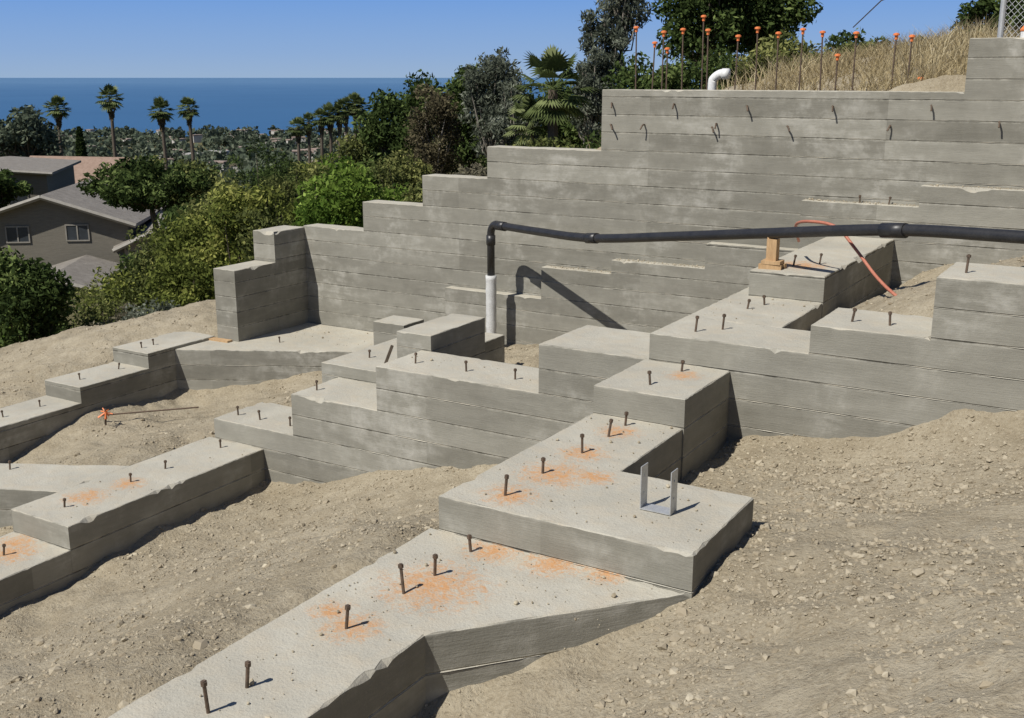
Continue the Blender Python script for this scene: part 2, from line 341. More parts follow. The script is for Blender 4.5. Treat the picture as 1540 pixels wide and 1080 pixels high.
for (x0,x1,y0,y1,z,n) in[(-3.4,-2.8,2.2,4.75,-2.507,160),(-3.3,-1.9,4.85,5.6,-2.299,90),(-3.3,-2.7,5.6,6.6,-2.299,60),(-5.9,-4.3,7.6,8.1,-2.507,30),(-3.2,-2.55,8.3,9.3,-1.887,40),(-8.1,-7.4,5.3,7.4,-3.542,50),(-11,-9,11.2,12,-3.537,140),(-2.7,-2.0,4.2,4.75,-2.507,60),(-5.75,-4.6,11.95,12.07,-2.155,300),(-6.7,-5.8,11.95,12.07,-2.325,200),(-3.5,-2.3,11.95,12.07,-1.305,300),(-2.2,-.8,11.95,12.07,-1.085,300)]:
    S=np.clip(np.exp(rng.normal(-5.8,.6,n)),.0015,.016); X=rng.uniform(x0,x1,n);Y=rng.uniform(y0,y1,n)
    v=ICO[None]*rng.uniform(.7,1.2,(n,12,1))*S[:,None,None]; v+=np.stack([X,Y,z+S*.4],-1)[:,None,:]
    mb.add(v.reshape(-1,3),(ICF[None]+12*np.arange(n)[:,None,None]).reshape(-1,3),0,np.repeat(rng.uniform(.2,.9,n),20))
mb.build('loose_crumbs',[CLOD])
# ---------------------------------------------------------------- anchor bolts
def boltmesh(h):
    mb=MB(); tube(mb,[(0,0,-.05),(0,0,h)],.0085,8); tube(mb,[(0,0,h-.022),(0,0,h-.004)],.0145,6)
    ob=mb.build('anchor_bolt',[STEEL]); me=ob.data; bpy.data.objects.remove(ob); return me
BM=[boltmesh(h) for h in(.155,.125,.10,.085)]
def bolt(x,y,z,k=2):
    ob=bpy.data.objects.new('anchor_bolt',BM[k]); scene.collection.objects.link(ob); ob.location=(x,y,z)
    ob.rotation_euler=(random.uniform(-.12,.12),random.uniform(-.1,.18),random.uniform(0,3))
for x,y,k in[(-3.11,2.76,0),(-3.11,2.98,1),(-3.08,3.6,1),(-3.065,4.03,0),(-3.05,4.28,1),(-3.05,4.62,2)]: bolt(x,y,-2.51,k)
for y in(4.98,5.40,5.85,6.23,6.5): bolt(-3.03+random.uniform(-.02,.02),y,-2.303,random.choice((1,2)))
bolt(-3.0,6.85,-2.096);bolt(-2.95,7.3,-2.096,3)
for x in(-5.7,-5.15,-4.65,-4.38): bolt(x,7.76,-2.51,2)
for x in(-6.85,-6.1): bolt(x,7.72,-2.924,2)
for x in(-7.9,-7.6,-7.2): bolt(x,7.7,-3.338,2)
for y in(7.3,6.6,6.2,5.5): bolt(-7.76,y,-3.545,3)
bolt(-7.76,4.9,-3.752,2); bolt(-9.0,5.85,-3.55,3)
bolt(-3.02,7.72,-1.889,1);bolt(-2.87,7.9,-1.889,1);bolt(-2.9,8.98,-1.889,3);bolt(-2.97,8.75,-1.889,3)
for x in(-1.86,-1.6): bolt(x,7.75,-1.682,2)
bolt(-1.14,7.75,-1.268,1);bolt(-2.9,9.75,-1.66,2);bolt(-2.72,9.95,-1.66,2)
for y,z in((9.8,-3.5),(9.6,-3.5),(9.2,-3.7),(8.6,-3.7),(8.0,-3.9),(7.5,-3.9)): bolt(-11.55,y,z,3)
for x,y,z in((-6.9,8.6,-2.8),(-10.3,10.9,-3.54),(-2.9,12.01,-1.31),(-2.6,12.01,-1.31)): bolt(x,y,z,3)
# ---------------------------------------------------------------- post base bracket
mb=MB(); x,y,z=-2.215,5.22,-2.303
box(mb,x-.085,x+.085,y-.045,y+.045,z+.006,z+.011)
for s in(-1,1):
    X0=x+s*.088
    box(mb,X0-.0025,X0+.0025,y-.043,y+.043,z+.004,z+.25)
    tube(mb,[(X0-s*.004,y,z+.19),(X0+s*.006,y,z+.19)],.007,8); tube(mb,[(X0-s*.004,y,z+.09),(X0+s*.006,y,z+.09)],.007,8)
box(mb,x-.03,x+.03,y-.03,y+.03,z-.03,z+.006)
ob=mb.build('post_base_bracket',[GALV])
# ---------------------------------------------------------------- drain pipe
mb=MB()
path=[(-7.32,11.62,-2.45),(-7.32,11.62,-1.92)]
elbow=[(-7.32+.14*(1-math.cos(a))*.9,11.62-.14*(1-math.cos(a))*.44,-1.92+.14*math.sin(a)) for a in np.linspace(.15,1.5,7)]
run=smooth_path([(-7.16,11.54,-1.785),(-6.3,11.12,-1.76),(-5.4,10.67,-1.71),(-4.2,10.08,-1.53),(-3.03,9.5,-1.345),(-1.9,8.96,-1.175),(-.9,8.48,-1.10),(1.6,7.3,-.95)],8)
tube(mb,path+elbow+run,.048,14,0)
def collar(a,b,r=.058): tube(mb,[a,b],r,14,0)
collar((-7.32,11.62,-2.05),(-7.32,11.62,-1.93)); collar((-7.18,11.55,-1.79),(-7.02,11.475,-1.785)); collar((-5.5,10.72,-1.722),(-5.34,10.64,-1.702)); collar((-1.98,8.998,-1.187),(-1.78,8.903,-1.165),.06)
zz=np.linspace(-3.6,-2.44,24); tube(mb,[(-7.32,11.62,z) for z in zz],[.064+.007*random.random() for z in zz],14,1)
ob=mb.build('drain_pipe',[ABS,WRAP],False)
for p in ob.data.polygons: p.use_smooth=len(p.vertices)==4
e=empty('wooden_pipe_support',(-3.02,9.5,-1.66))
mb=MB(); box(mb,-.045,.045,-.045,.045,.075,.265); box(mb,-.05,-.035,-.02,.02,.265,.33); mb.build('post',[WOOD],parent=e)
mb=MB(); box(mb,-.10,.10,-.075,-.02,0.001,.045,rot=.1); box(mb,-.09,.11,.03,.08,0.001,.045,rot=-.1); box(mb,-.08,.09,-.08,.075,.046,.075,rot=.05); mb.build('blocking',[WOOD],parent=e)
mb=MB(); tube(mb,smooth_path([(-3.0,10.2,-1.5),(-2.9,9.75,-1.29),(-2.7,9.5,-1.22),(-2.45,9.4,-1.24),(-2.25,9.3,-1.40),(-2.0,9.1,-1.60),(-1.75,8.9,-1.72),(-1.5,8.7,-1.74),(-1.1,8.6,-1.6)],6),.014,8); mb.build('garden_hose',[HOSE],True)
for a,b in[((-8.3,11.85,-3.45),(-7.6,11.5,-3.34)),((-8.0,11.9,-3.1),(-7.5,11.2,-3.31)),((-8.6,11.6,-3.52),(-7.7,11.7,-3.28))]:
    mb=MB(); A_,B_=Vector(a),Vector(b); tube(mb,[A_,B_],.016,4); mb.build('wood_stake',[WOOD])
mb=MB(); tube(mb,[(-10.9,8.35,-4.0),(-9.95,9.05,-3.93)],.01,6); tube(mb,[(-10.75,8.3,-4.1),(-10.73,8.3,-3.88)],.012,6)
for k in range(14):
    p=Vector((-10.73,8.3,-3.92)); q=p+Vector((random.uniform(-.1,.1),random.uniform(-.1,.1),random.uniform(-.08,.04))); tube(mb,[p,q],.008,4,1)
mb.build('flagged_survey_stake',[STEEL,ORANGE])
mb=MB(); box(mb,-11.3,-10.9,10.5,10.6,-3.55,-3.515,rot=.05); mb.build('wood_board',[WOOD])
mb=MB(); tube(mb,[(-6.62,8.5,-2.81),(-6.57,8.56,-2.62)],.02,4); mb.build('wood_stake',[BARK])
hooks=[(-5.9,-.31),(-5.9,-.56),(-5.1,-.31),(-5.47,-.55),(-4.23,-.32),(-4.63,-.56),(-3.28,-.31),(-3.76,-.53),(-2.67,-.5),(-2.28,-.29),(-1.62,-.44),(-4.58,-.52)]
mb=MB()
for i,(x,z) in enumerate(hooks):
    L=random.uniform(.05,.08); a=random.uniform(-.5,.5)
    tube(mb,[(x,12.10,z),(x+.01,12.08-L*.7,z+.005),(x+.02+a*.03,12.08-L,z-.01),(x+.025+a*.07,12.06-L,z-.05)],.0095,6)
mb.build('form_tie_wires',[STEEL])
caps=[(-5.9,.58),(-5.75,.40),(-5.6,.33),(-5.56,.52),(-5.34,.55),(-5.13,.70),(-4.97,.53),(-4.68,.46),(-4.45,.55),(-4.13,.48),(-3.9,.52),(-3.68,.49),(-3.45,.23),(-3.29,.47),(-2.9,.45),(-2.68,.42),(-2.55,-.02)]
for i,(x,z) in enumerate(caps):
    mb=MB(); y=12.75+.12*(i%3); lx=random.uniform(-.03,.03)
    tube(mb,[(x,y,-.6),(x+lx,y+.01,z)],.0095,6,0)
    q=(x+lx,y+.01)
    tube(mb,[(*q,z-.055),(*q,z-.012),(*q,z-.01),(*q,z+.008),(*q,z+.016)],[.017,.019,.036,.034,.015],10,1)
    mb.build('capped_rebar',[STEEL,ORANGE])
mb=MB(); tube(mb,smooth_path([(-4.86,12.62,-.5),(-4.86,12.62,-.1),(-4.84,12.62,-.02),(-4.76,12.62,.03),(-4.68,12.62,.03)],5),.052,12); tube(mb,[(-4.74,12.62,.03),(-4.66,12.62,.03)],.062,12); mb.build('pvc_vent_elbow',[PVC],True)
mb=MB(); tube(mb,[(-1.45,12.2,.36),(-1.45,12.2,.43)],.075,14,0); tube(mb,[(-1.45,12.2,.43),(-1.45,12.2,.445),(-1.45,12.2,.50)],[.08,.085,.04],14,1); mb.build('capped_pipe_stub',[PVC,ORANGE])
e=empty('chain_link_fence',(-1.75,12.5,.2))
mb=MB(); 
for x in(0,.35,2.4): tube(mb,[(x,0,-.2),(x,0,1.5)],.03,10)
tube(mb,[(0,0,1.48),(4,0,1.48)],.02,8); tube(mb,[(-.0,0,.05),(4,0,.05)],.004,5); mb.build('posts',[GALV],parent=e)
mb=MB()
def clipx(p,q,lim,keep_gt):
    if (p.x>lim)==keep_gt and (q.x>lim)==keep_gt: return p,q
    if (p.x>lim)!=keep_gt and (q.x>lim)!=keep_gt: return None
    t_=(lim-p.x)/(q.x-p.x); m=p.lerp(q,t_)
    return (m,q) if (q.x>lim)==keep_gt else (p,m)
for k in range(-26,70):
    for s in(1,-1):
        x0=k*.06; z0,z1=.02,1.46
        xa,xb=(x0,x0+(z1-z0)*.9) if s==1 else (x0+(z1-z0)*.9,x0)
        r=clipx(Vector((xa,s*.004,z0)),Vector((xb,s*.004,z1)),0,True); r=r and clipx(*r,3.9,False)
        if r: tube(mb,list(r),.0022,3)
mb.build('mesh',[GALV],parent=e)
mb=MB(); tube(mb,[(-1.8,12.6,1.2),(-3.6,15.2,.95),(-4.4,17,.7)],.008,5); mb.build('fence_wire',[STEEL])
# ---------------------------------------------------------------- vegetation
def unit(n):
    v=rng.normal(size=(n,3)); return v/np.linalg.norm(v,axis=1,keepdims=True)
def leafquads(mb,pos,size,mat,tint,aspect=.45,droop=0):
    n=len(pos); a=unit(n); 
    if droop: a[:,2]-=droop; a/=np.linalg.norm(a,axis=1,keepdims=True)
    b=np.cross(a,unit(n)); b/=np.linalg.norm(b,axis=1,keepdims=True)+1e-9
    s=(size*rng.uniform(.6,1.3,n))[:,None]
    v=np.stack([pos-a*s,pos+b*s*aspect,pos+a*s,pos-b*s*aspect],1)
    mb.add(v.reshape(-1,3),np.arange(4*n).reshape(n,4),mat,tint)
def crown(mb,c,rad,nc,nl,size,cr=.35,mat=1,aspect=.45,droop=0,fill=.8,branch=None,brmat=0,brr=.03):
    c=np.array(c);rad=np.array(rad)
    d=unit(nc); u=rng.uniform(.15,1,nc)**.6
    C=c+d*rad*u[:,None]*fill
    R=rad.min()*cr*rng.uniform(.5,1.4,nc)
    k=rng.choice(nc,nl,p=R**2/(R**2).sum())
    dd=unit(nl); rr=rng.uniform(0,1,nl)**.45
    pos=C[k]+dd*(R[k]*rr)[:,None]*np.array([1,1,.8])
    ct=rng.uniform(.15,.8,nc)
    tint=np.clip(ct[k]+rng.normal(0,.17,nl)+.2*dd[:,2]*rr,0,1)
    leafquads(mb,pos,size,mat,tint,aspect,droop)
    if branch is not None:
        b0=np.array(branch)
        for i in range(0,nc,max(1,nc//22)):
            m=(b0*.45+C[i]*.55)+rng.normal(0,.08,3)*rad; m[2]-=.08*rad[2]
            tube(mb,[tuple(b0),tuple(m),tuple(C[i])],[brr,brr*.6,brr*.2],5,brmat,cap=False)
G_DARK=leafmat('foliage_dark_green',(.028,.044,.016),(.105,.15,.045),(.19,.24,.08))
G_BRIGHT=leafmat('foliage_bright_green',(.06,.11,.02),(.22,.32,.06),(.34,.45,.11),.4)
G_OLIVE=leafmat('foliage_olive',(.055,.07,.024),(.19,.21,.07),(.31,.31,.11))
G_YEL=leafmat('foliage_yellow_green',(.06,.08,.02),(.24,.27,.065),(.38,.38,.11))
G_EUC=leafmat('foliage_eucalyptus',(.06,.072,.052),(.20,.22,.16),(.32,.34,.27))
G_BROWN=leafmat('foliage_brown',(.06,.052,.032),(.18,.155,.09),(.25,.23,.13))
G_GRAY=leafmat('foliage_dry_gray',(.10,.09,.06),(.25,.23,.16))
G_FAR=leafmat('foliage_far',(.06,.08,.06),(.14,.165,.105),(.20,.22,.155),.2)  # distance haze put into the leaf colours: lighter and slightly bluish
G_PALM=leafmat('foliage_palm',(.05,.07,.025),(.18,.22,.085),(.31,.34,.16),.25)
G_SKIRT=leafmat('palm_skirt',(.12,.09,.05),(.26,.2,.12),None,.1)
G_DRY=leafmat('dry_grass_blades',(.28,.22,.12),(.56,.47,.28),(.66,.58,.39),.3)
def plant(name,r,d,zt,zb,rw,mat,nl=6000,nc=40,size=.05,cr=.38,bark=BARK,trunk=True,aspect=.45,droop=0,rd=None,fill=.8,tr=.06):
    x,y=site(r,d); g_=float(gz(x,y)); mb=MB(); c=(x,y,(zt+zb)/2); rad=(rw,rd or rw,(zt-zb)/2)
    if trunk:
        b=(x+rng.normal(0,.05),y,g_-.2); m=(x+rng.normal(0,.12),y+rng.normal(0,.12),(g_+zb)/2)
        top=(x,y,zb+.35*(zt-zb)) ; tube(mb,[b,m,(x,y,zb),top],[tr,tr*.8,tr*.7,tr*.45],7,0)
        br=(x,y,zb+.1*(zt-zb))
    else: br=(x,y,min(g_,zb)-.1)
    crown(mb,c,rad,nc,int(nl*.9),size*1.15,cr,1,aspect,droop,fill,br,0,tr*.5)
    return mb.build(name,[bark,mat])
plant('green_shrub',-3.1,20,-1.2,-4.2,.95,G_BRIGHT,12000,70,.05,.36,trunk=False)
plant('green_shrub',-2.3,20.5,-1.75,-4.2,.8,G_BRIGHT,6500,44,.05,.4,trunk=False)
plant('green_shrub',-3.9,20.6,-2.0,-4.4,.8,G_YEL,5500,40,.05,.4,trunk=False)
plant('leggy_shrub',-3.6,21.2,-1.15,-4.0,.6,G_OLIVE,2400,30,.04,.32,trunk=False)
plant('pine_sapling',-6.1,27,-1.0,-5.2,1.05,G_DARK,8000,46,.06,.33,aspect=.2,droop=.3)
plant('pine_sapling',-5.2,26,-1.5,-5.2,.9,G_OLIVE,6000,40,.05,.35,aspect=.25)
plant('pine_sapling',-4.4,26.5,-1.3,-4.8,.9,G_YEL,6000,40,.05,.35,aspect=.25)
plant('olive_shrub',-7.1,24,-2.3,-6.4,1.2,G_YEL,10500,70,.05,.34,trunk=False)
plant('olive_shrub',-5.5,22.5,-1.7,-5.4,1.05,G_YEL,10500,64,.05,.34,trunk=False)
plant('olive_shrub',-4.6,21.3,-1.9,-5.0,.85,G_OLIVE,6500,46,.05,.38,trunk=False)
plant('olive_shrub',-6.2,20.5,-3.2,-5.6,1.0,G_YEL,7500,50,.045,.35,trunk=False)
plant('olive_shrub',-8.5,27,-3.2,-7.2,1.3,G_OLIVE,8000,50,.055,.36,trunk=False)
plant('olive_shrub',-9.8,28,-4.2,-7.6,1.3,G_YEL,7000,46,.055,.36,trunk=False)
plant('olive_shrub',-10.5,31,-5.0,-8.2,1.5,G_DARK,6000,46,.06,.36,trunk=False)
plant('olive_shrub',-12.5,33,-5.9,-9,1.6,G_OLIVE,6000,46,.06,.36,trunk=False)
plant('olive_shrub',-14.5,34,-6.7,-9.5,1.6,G_DARK,5000,40,.06,.38,trunk=False)
plant('olive_shrub',-15.5,41,-7.2,-10.5,1.6,G_OLIVE,4500,40,.07,.38,trunk=False)
plant('sage_shrub',-7.2,19.8,-4.1,-5.2,.85,G_GRAY,2600,30,.04,.4,trunk=False)
plant('sage_shrub',-6.4,19.3,-3.8,-4.9,.8,G_EUC,3000,30,.04,.4,trunk=False)
plant('sage_shrub',-8.0,21,-4.1,-5.5,.9,G_OLIVE,3900,30,.04,.4,trunk=False)
plant('green_shrub',-8.9,19.5,-3.0,-4.9,1.0,G_DARK,9000,50,.055,.35,trunk=False)
plant('green_shrub',-9.8,19.5,-3.2,-5.0,1.0,G_BRIGHT,5000,40,.055,.35,trunk=False)
plant('green_shrub',-10.3,23,-4.4,-6.3,1.2,G_DARK,6000,40,.055,.35,trunk=False)
# trees behind the wall
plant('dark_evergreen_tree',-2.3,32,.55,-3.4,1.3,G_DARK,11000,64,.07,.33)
plant('dark_evergreen_tree',-3.5,33,0,-3.8,1.15,G_DARK,10000,54,.07,.35)
plant('dark_evergreen_tree',-4.4,34,-1.0,-4.6,1.1,G_OLIVE,7000,50,.07,.35)
plant('dark_evergreen_tree',-1.1,31,.6,-3.2,1.0,G_DARK,8000,45,.065,.36)
plant('dark_evergreen_tree',-.3,29,0,-3.2,1.0,G_DARK,7000,45,.065,.36)
plant('dark_evergreen_tree',.9,31,.3,-3.0,1.2,G_DARK,7000,45,.065,.36)
plant('dark_evergreen_tree',2.3,30,.4,-2.6,1.1,G_DARK,6000,45,.065,.36)
plant('brown_shrub_tree',-1.9,27.5,.1,-2.9,.85,G_BROWN,6500,50,.045,.34,bark=PALEBARK)
plant('brown_shrub_tree',-2.5,25,-1.5,-3.5,.9,G_OLIVE,5500,44,.045,.34)
plant('eucalyptus_tree',-.5,27,1.25,-2.4,.75,G_EUC,9500,58,.055,.4,bark=PALEBARK,aspect=.3,droop=.6)
plant('eucalyptus_tree',.0,26,.3,-2.4,.65,G_EUC,5500,40,.055,.38,bark=PALEBARK,aspect=.3,droop=.6)
plant('eucalyptus_tree',1.95,24,1.9,-1.3,.62,G_EUC,7500,60,.055,.36,bark=PALEBARK,aspect=.28,droop=.7)
plant('eucalyptus_tree',2.35,24.5,2.6,.3,.62,G_EUC,4500,40,.055,.36,bark=PALEBARK,aspect=.28,droop=.7)
plant('eucalyptus_tree',1.6,23.5,.8,-1.6,.5,G_EUC,3600,34,.05,.38,bark=PALEBARK,aspect=.28,droop=.7)
plant('green_shrub',.6,20,-1.0,-2.6,.8,G_OLIVE,5000,40,.045,.36,trunk=False)
plant('green_shrub',1.6,19,-.75,-2.2,.7,G_DARK,5000,40,.045,.36,trunk=False)
plant('green_shrub',-.6,20,-1.4,-3.0,.8,G_GRAY,3500,36,.045,.36,trunk=False)
plant('green_shrub',-1.4,20,-1.75,-3.6,.8,G_OLIVE,4500,36,.045,.36,trunk=False)
plant('green_shrub',2.6,21.5,.5,-1.2,.8,G_DARK,5500,44,.05,.36,trunk=False)
plant('green_shrub',3.6,22,.6,-1.0,.9,G_DARK,6000,46,.05,.36,trunk=False)
plant('green_shrub',4.7,23,.6,-.9,.9,G_OLIVE,5500,46,.05,.36,trunk=False)
plant('green_shrub',6.0,24,.95,-.8,1.1,G_OLIVE,6500,50,.05,.36,trunk=False)
plant('green_shrub',7.4,25,1.1,-.6,1.1,G_DARK,5500,46,.05,.36,trunk=False)
plant('green_shrub',4.6,17.2,.32,-.5,.42,G_DARK,2600,26,.035,.38,trunk=False)
plant('green_shrub',5.5,18.4,.55,-.3,.5,G_OLIVE,3000,26,.035,.38,trunk=False)
plant('green_shrub',6.6,18.6,.7,.0,.45,G_DARK,2600,26,.035,.38,trunk=False)
plant('oak_tree',4.9,29,3.4,-.1,1.3,G_DARK,11000,64,.07,.38,tr=.09)
plant('oak_tree',6.3,29.5,3.1,.4,1.5,G_DARK,11500,62,.07,.38,tr=.09)
plant('oak_tree',7.9,17.2,1.9,.25,.72,G_DARK,9500,60,.042,.42)
plant('oak_tree',8.6,18,1.9,.1,.7,G_OLIVE,7000,50,.045,.4)
plant('oak_tree',7.2,17.5,1.3,.35,.42,G_DARK,3600,32,.04,.42)
plant('broad_canopy_tree',-14.4,44,-3.15,-5.3,2.5,G_DARK,9000,60,.1,.42,tr=.16,fill=.9)
plant('broad_canopy_tree',-13.0,45,-3.3,-6.2,1.7,G_OLIVE,5500,40,.1,.4,tr=.13)
plant('garden_tree',-11.0,40,-4.0,-7.0,1.8,G_DARK,6500,44,.09,.38)
plant('garden_tree',-9.5,36,-3.0,-7.0,1.5,G_OLIVE,6500,44,.08,.38)
plant('garden_tree',-12.5,38,-5.6,-8.0,1.6,G_DARK,5500,44,.08,.38)
plant('garden_tree',-7.6,38,-2.0,-6.5,1.4,G_DARK,6500,44,.08,.38)
plant('garden_tree',-33,70,-5.3,-9,2.6,G_DARK,4500,40,.16,.38)
plant('garden_tree',-26,66,-6.2,-10,2.0,G_OLIVE,4000,40,.16,.38)
plant('garden_tree',-22,75,-5.2,-10,3.0,G_DARK,4000,40,.16,.38)
plant('garden_tree',-28,84,-5.6,-10,3.0,G_OLIVE,4000,40,.17,.38)
plant('spreading_tree',-65,150,-3.2,-12,5,G_FAR,4500,40,.35,.4,tr=.4)
plant('spreading_tree',-72,150,-3.8,-12,4.5,G_FAR,3500,40,.35,.4,tr=.4)
x,y=site(-58,150); g_=float(gz(x,y)); mb=MB(); tube(mb,[(x,y,g_),(x,y,-8)],[.3,.1],6,0)
n=2500; h=rng.uniform(0,1,n); rr=.75*np.sqrt(np.clip(1-h,0,1))*np.minimum(1,h*6+.3); a=rng.uniform(0,6.28,n); pos=np.stack([x+rr*np.cos(a),y+rr*np.sin(a),-13+6.4*h],-1)
leafquads(mb,pos,.3,1,rng.uniform(0,.4,n)); mb.build('cypress_tree',[BARK,G_DARK])
def palm(name,r,d,ztop,R,nleaf=44,segs=11,th=None,trr=.2,skirt=True,wid=.035):
    x,y=site(r,d); g_=float(gz(x,y)); g_=max(g_,ztop-(th or 16)); mb=MB()
    lean=rng.normal(0,.4)*(.0 if R<1 else 1)
    tube(mb,[(x+lean,y,g_-.3),(x+lean*.4,y,(g_+ztop)/2),(x,y,ztop)],[trr*1.4,trr,trr*.8],8,0)
    O=Vector((x,y,ztop))
    for i in range(nleaf):
        az=i*2.39996+random.uniform(-.2,.2); el=math.radians(85-130*(i/nleaf)**.9+random.uniform(-12,12))
        D=Vector((math.cos(az)*math.cos(el),math.sin(az)*math.cos(el),math.sin(el)))
        pl=R*random.uniform(.4,.62); E=O+D*pl; E.z-=.06*R*math.cos(el)
        tube(mb,[O,E],[.012*R,.007*R],3,1,.3,cap=False)
        side=D.cross(Vector((0,0,1))); side=side.normalized() if side.length>.05 else Vector((1,0,0)); upv=side.cross(D)
        bl=R*random.uniform(.4,.6); tt=random.uniform(.1,.9)
        vs=[];fs=[]
        for k in range(segs):
            a=math.radians(-75+150*k/(segs-1)); dr=(D*math.cos(a)+side*math.sin(a)); L=bl*(.75+.25*math.cos(a))
            tip=E+dr*L-Vector((0,0,.22*L*abs(math.sin(a))+.12*L)); m=E+dr*L*.5; w=dr.cross(upv).normalized()*R*wid*1.6
            b=len(vs); vs+=[tuple(E),tuple(m+w),tuple(tip),tuple(m-w)]; fs.append((b,b+1,b+2,b+3))
        mb.add(vs,fs,1,tt)
    if skirt:
        n=260; a=rng.uniform(0,6.28,n); h=rng.uniform(0,1,n); rr=R*.38*(1-h*.7)*rng.uniform(.6,1,n)
        pos=np.stack([x+rr*np.cos(a),y+rr*np.sin(a),ztop-R*.25-h*R*1.1],-1); leafquads(mb,pos,R*.16,2,rng.uniform(0,1,n),.3,1.5)
    mb.build(name,[BARK,G_PALM,G_SKIRT])
palm('fan_palm',.8,22,-.25,.9,34,14,3,.12,False,.022)
palm('fan_palm',.35,22.5,-.9,.6,26,14,3,.1,False,.022)
for px,zt in((-68.7,-4.6),(-60.6,-3.2),(-53.1,-5.0),(-48.9,-4.6)): palm('fan_palm',px,170,zt,2.1+rng.uniform(-.2,.3),46,9,18,.28)
for r,zt in((-34.5,-7.5),(-32.3,-6.8),(-30.8,-6.2),(-29.2,-6.0),(-28.2,-5.2),(-26.6,-4.3),(-25.9,-4.9),(-36.3,-8.3)): palm('fan_palm',r,190,zt,2.0+rng.uniform(-.2,.3),40,9,14,.28)
mb=MB()
def blobtrees(n,r0,r1,d0,d1,rad,hh,size,q):
    for i in range(n):
        d=rng.uniform(d0,d1); r=rng.uniform(r0,r1)*d; x,y=site(r,d); g_=float(zfar(np.array([x]),np.array([y]))[0])
        R=rad*rng.uniform(.6,1.4); H=hh*rng.uniform(.6,1.3)
        cc=np.array([x,y,g_+H*.6]); n_c=6; C=cc+unit(n_c)*np.array([R*.6,R*.6,H*.25]); k=rng.integers(0,n_c,q)
        dd=unit(q); pos=C[k]+dd*R*.55*np.array([1,1,.8]); ct=rng.uniform(.1,.7)
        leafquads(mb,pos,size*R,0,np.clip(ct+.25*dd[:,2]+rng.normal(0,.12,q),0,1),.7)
blobtrees(110,-.52,-.22,75,140,3.2,6,.28,170)
blobtrees(220,-.55,-.10,140,330,4,8,.3,110)
blobtrees(420,-.55,-.08,330,800,5,9,.34,60)
blobtrees(950,-.55,-.08,800,1540,6,12,.4,36)
mb.build('distant_trees',[G_FAR])
TOWNW=simple('distant_stucco',(.42,.40,.37),(.6,.58,.54),.05,.8); TOWNR=simple('distant_roofing',(.28,.2,.16),(.4,.33,.28),.05,.9)
mb=MB()
for i in range(150):
    d=rng.uniform(850,1540); r=rng.uniform(-.5,-.1)*d; x,y=site(r,d); g_=float(zfar(np.array([x]),np.array([y]))[0]); w,l,h=rng.uniform(6,16),rng.uniform(6,14),rng.uniform(4,9); a=rng.uniform(0,3)
    box(mb,x-w/2,x+w/2,y-l/2,y+l/2,g_,g_+h,0,a); box(mb,x-w/2-.4,x+w/2+.4,y-l/2-.4,y+l/2+.4,g_+h,g_+h+1.2,1,a)
for r,d,w,h in((-285,1000,14,11),(-262,990,10,10),(-310,1010,10,10),(-270,1020,20,12)):
    x,y=site(r,d); g_=float(zfar(np.array([x]),np.array([y]))[0]); box(mb,x-w/2,x+w/2,y-5,y+5,g_,g_+h,0,.5)
mb.build('distant_town',[TOWNW,TOWNR])
# dry grass on the bank behind the wall
mb=MB(); n=40000
X=rng.uniform(-8.5,3.5,n); Y=rng.uniform(12.5,19.5,n)
pn=np.array([noise.noise(Vector((x*.9,y*.9,2))) for x,y in zip(X,Y)])
keep=(X>-6.0+rng.normal(0,.3,n)+.35*(Y-13)*(X<-3))&(pn+rng.normal(0,.15,n)>-.32); X,Y,pn=X[keep],Y[keep],pn[keep]; Z=gz(X,Y); n=len(X)
h=rng.uniform(.08,.32,n)*(1+pn); a=rng.uniform(0,6.28,n); w=rng.uniform(.004,.008,n); ln_=rng.normal(0,.18,(n,2)); b=np.stack([X,Y,Z-.03],-1)
dx=np.stack([np.cos(a)*w,np.sin(a)*w,0*a],-1); m=b+np.stack([ln_[:,0]*.35,ln_[:,1]*.35,h*.6],-1); tp=b+np.stack([ln_[:,0],ln_[:,1],h],-1)
v=np.stack([b-dx,b+dx,m+dx*.7,m-dx*.7,tp],1); base_=5*np.arange(n)[:,None]
tn=np.clip(rng.uniform(0,.8,n)+pn*.5,0,1)
mb.add(v.reshape(-1,3),(base_+np.array([[0,1,2,3]])),0,tn); 
mb.f.append(base_+np.array([[3,2,4]])); mb.m.append(np.zeros(n,dtype=np.int32)); mb.t.append(tn.astype(np.float32))
mb.build('dry_grass',[G_DRY])
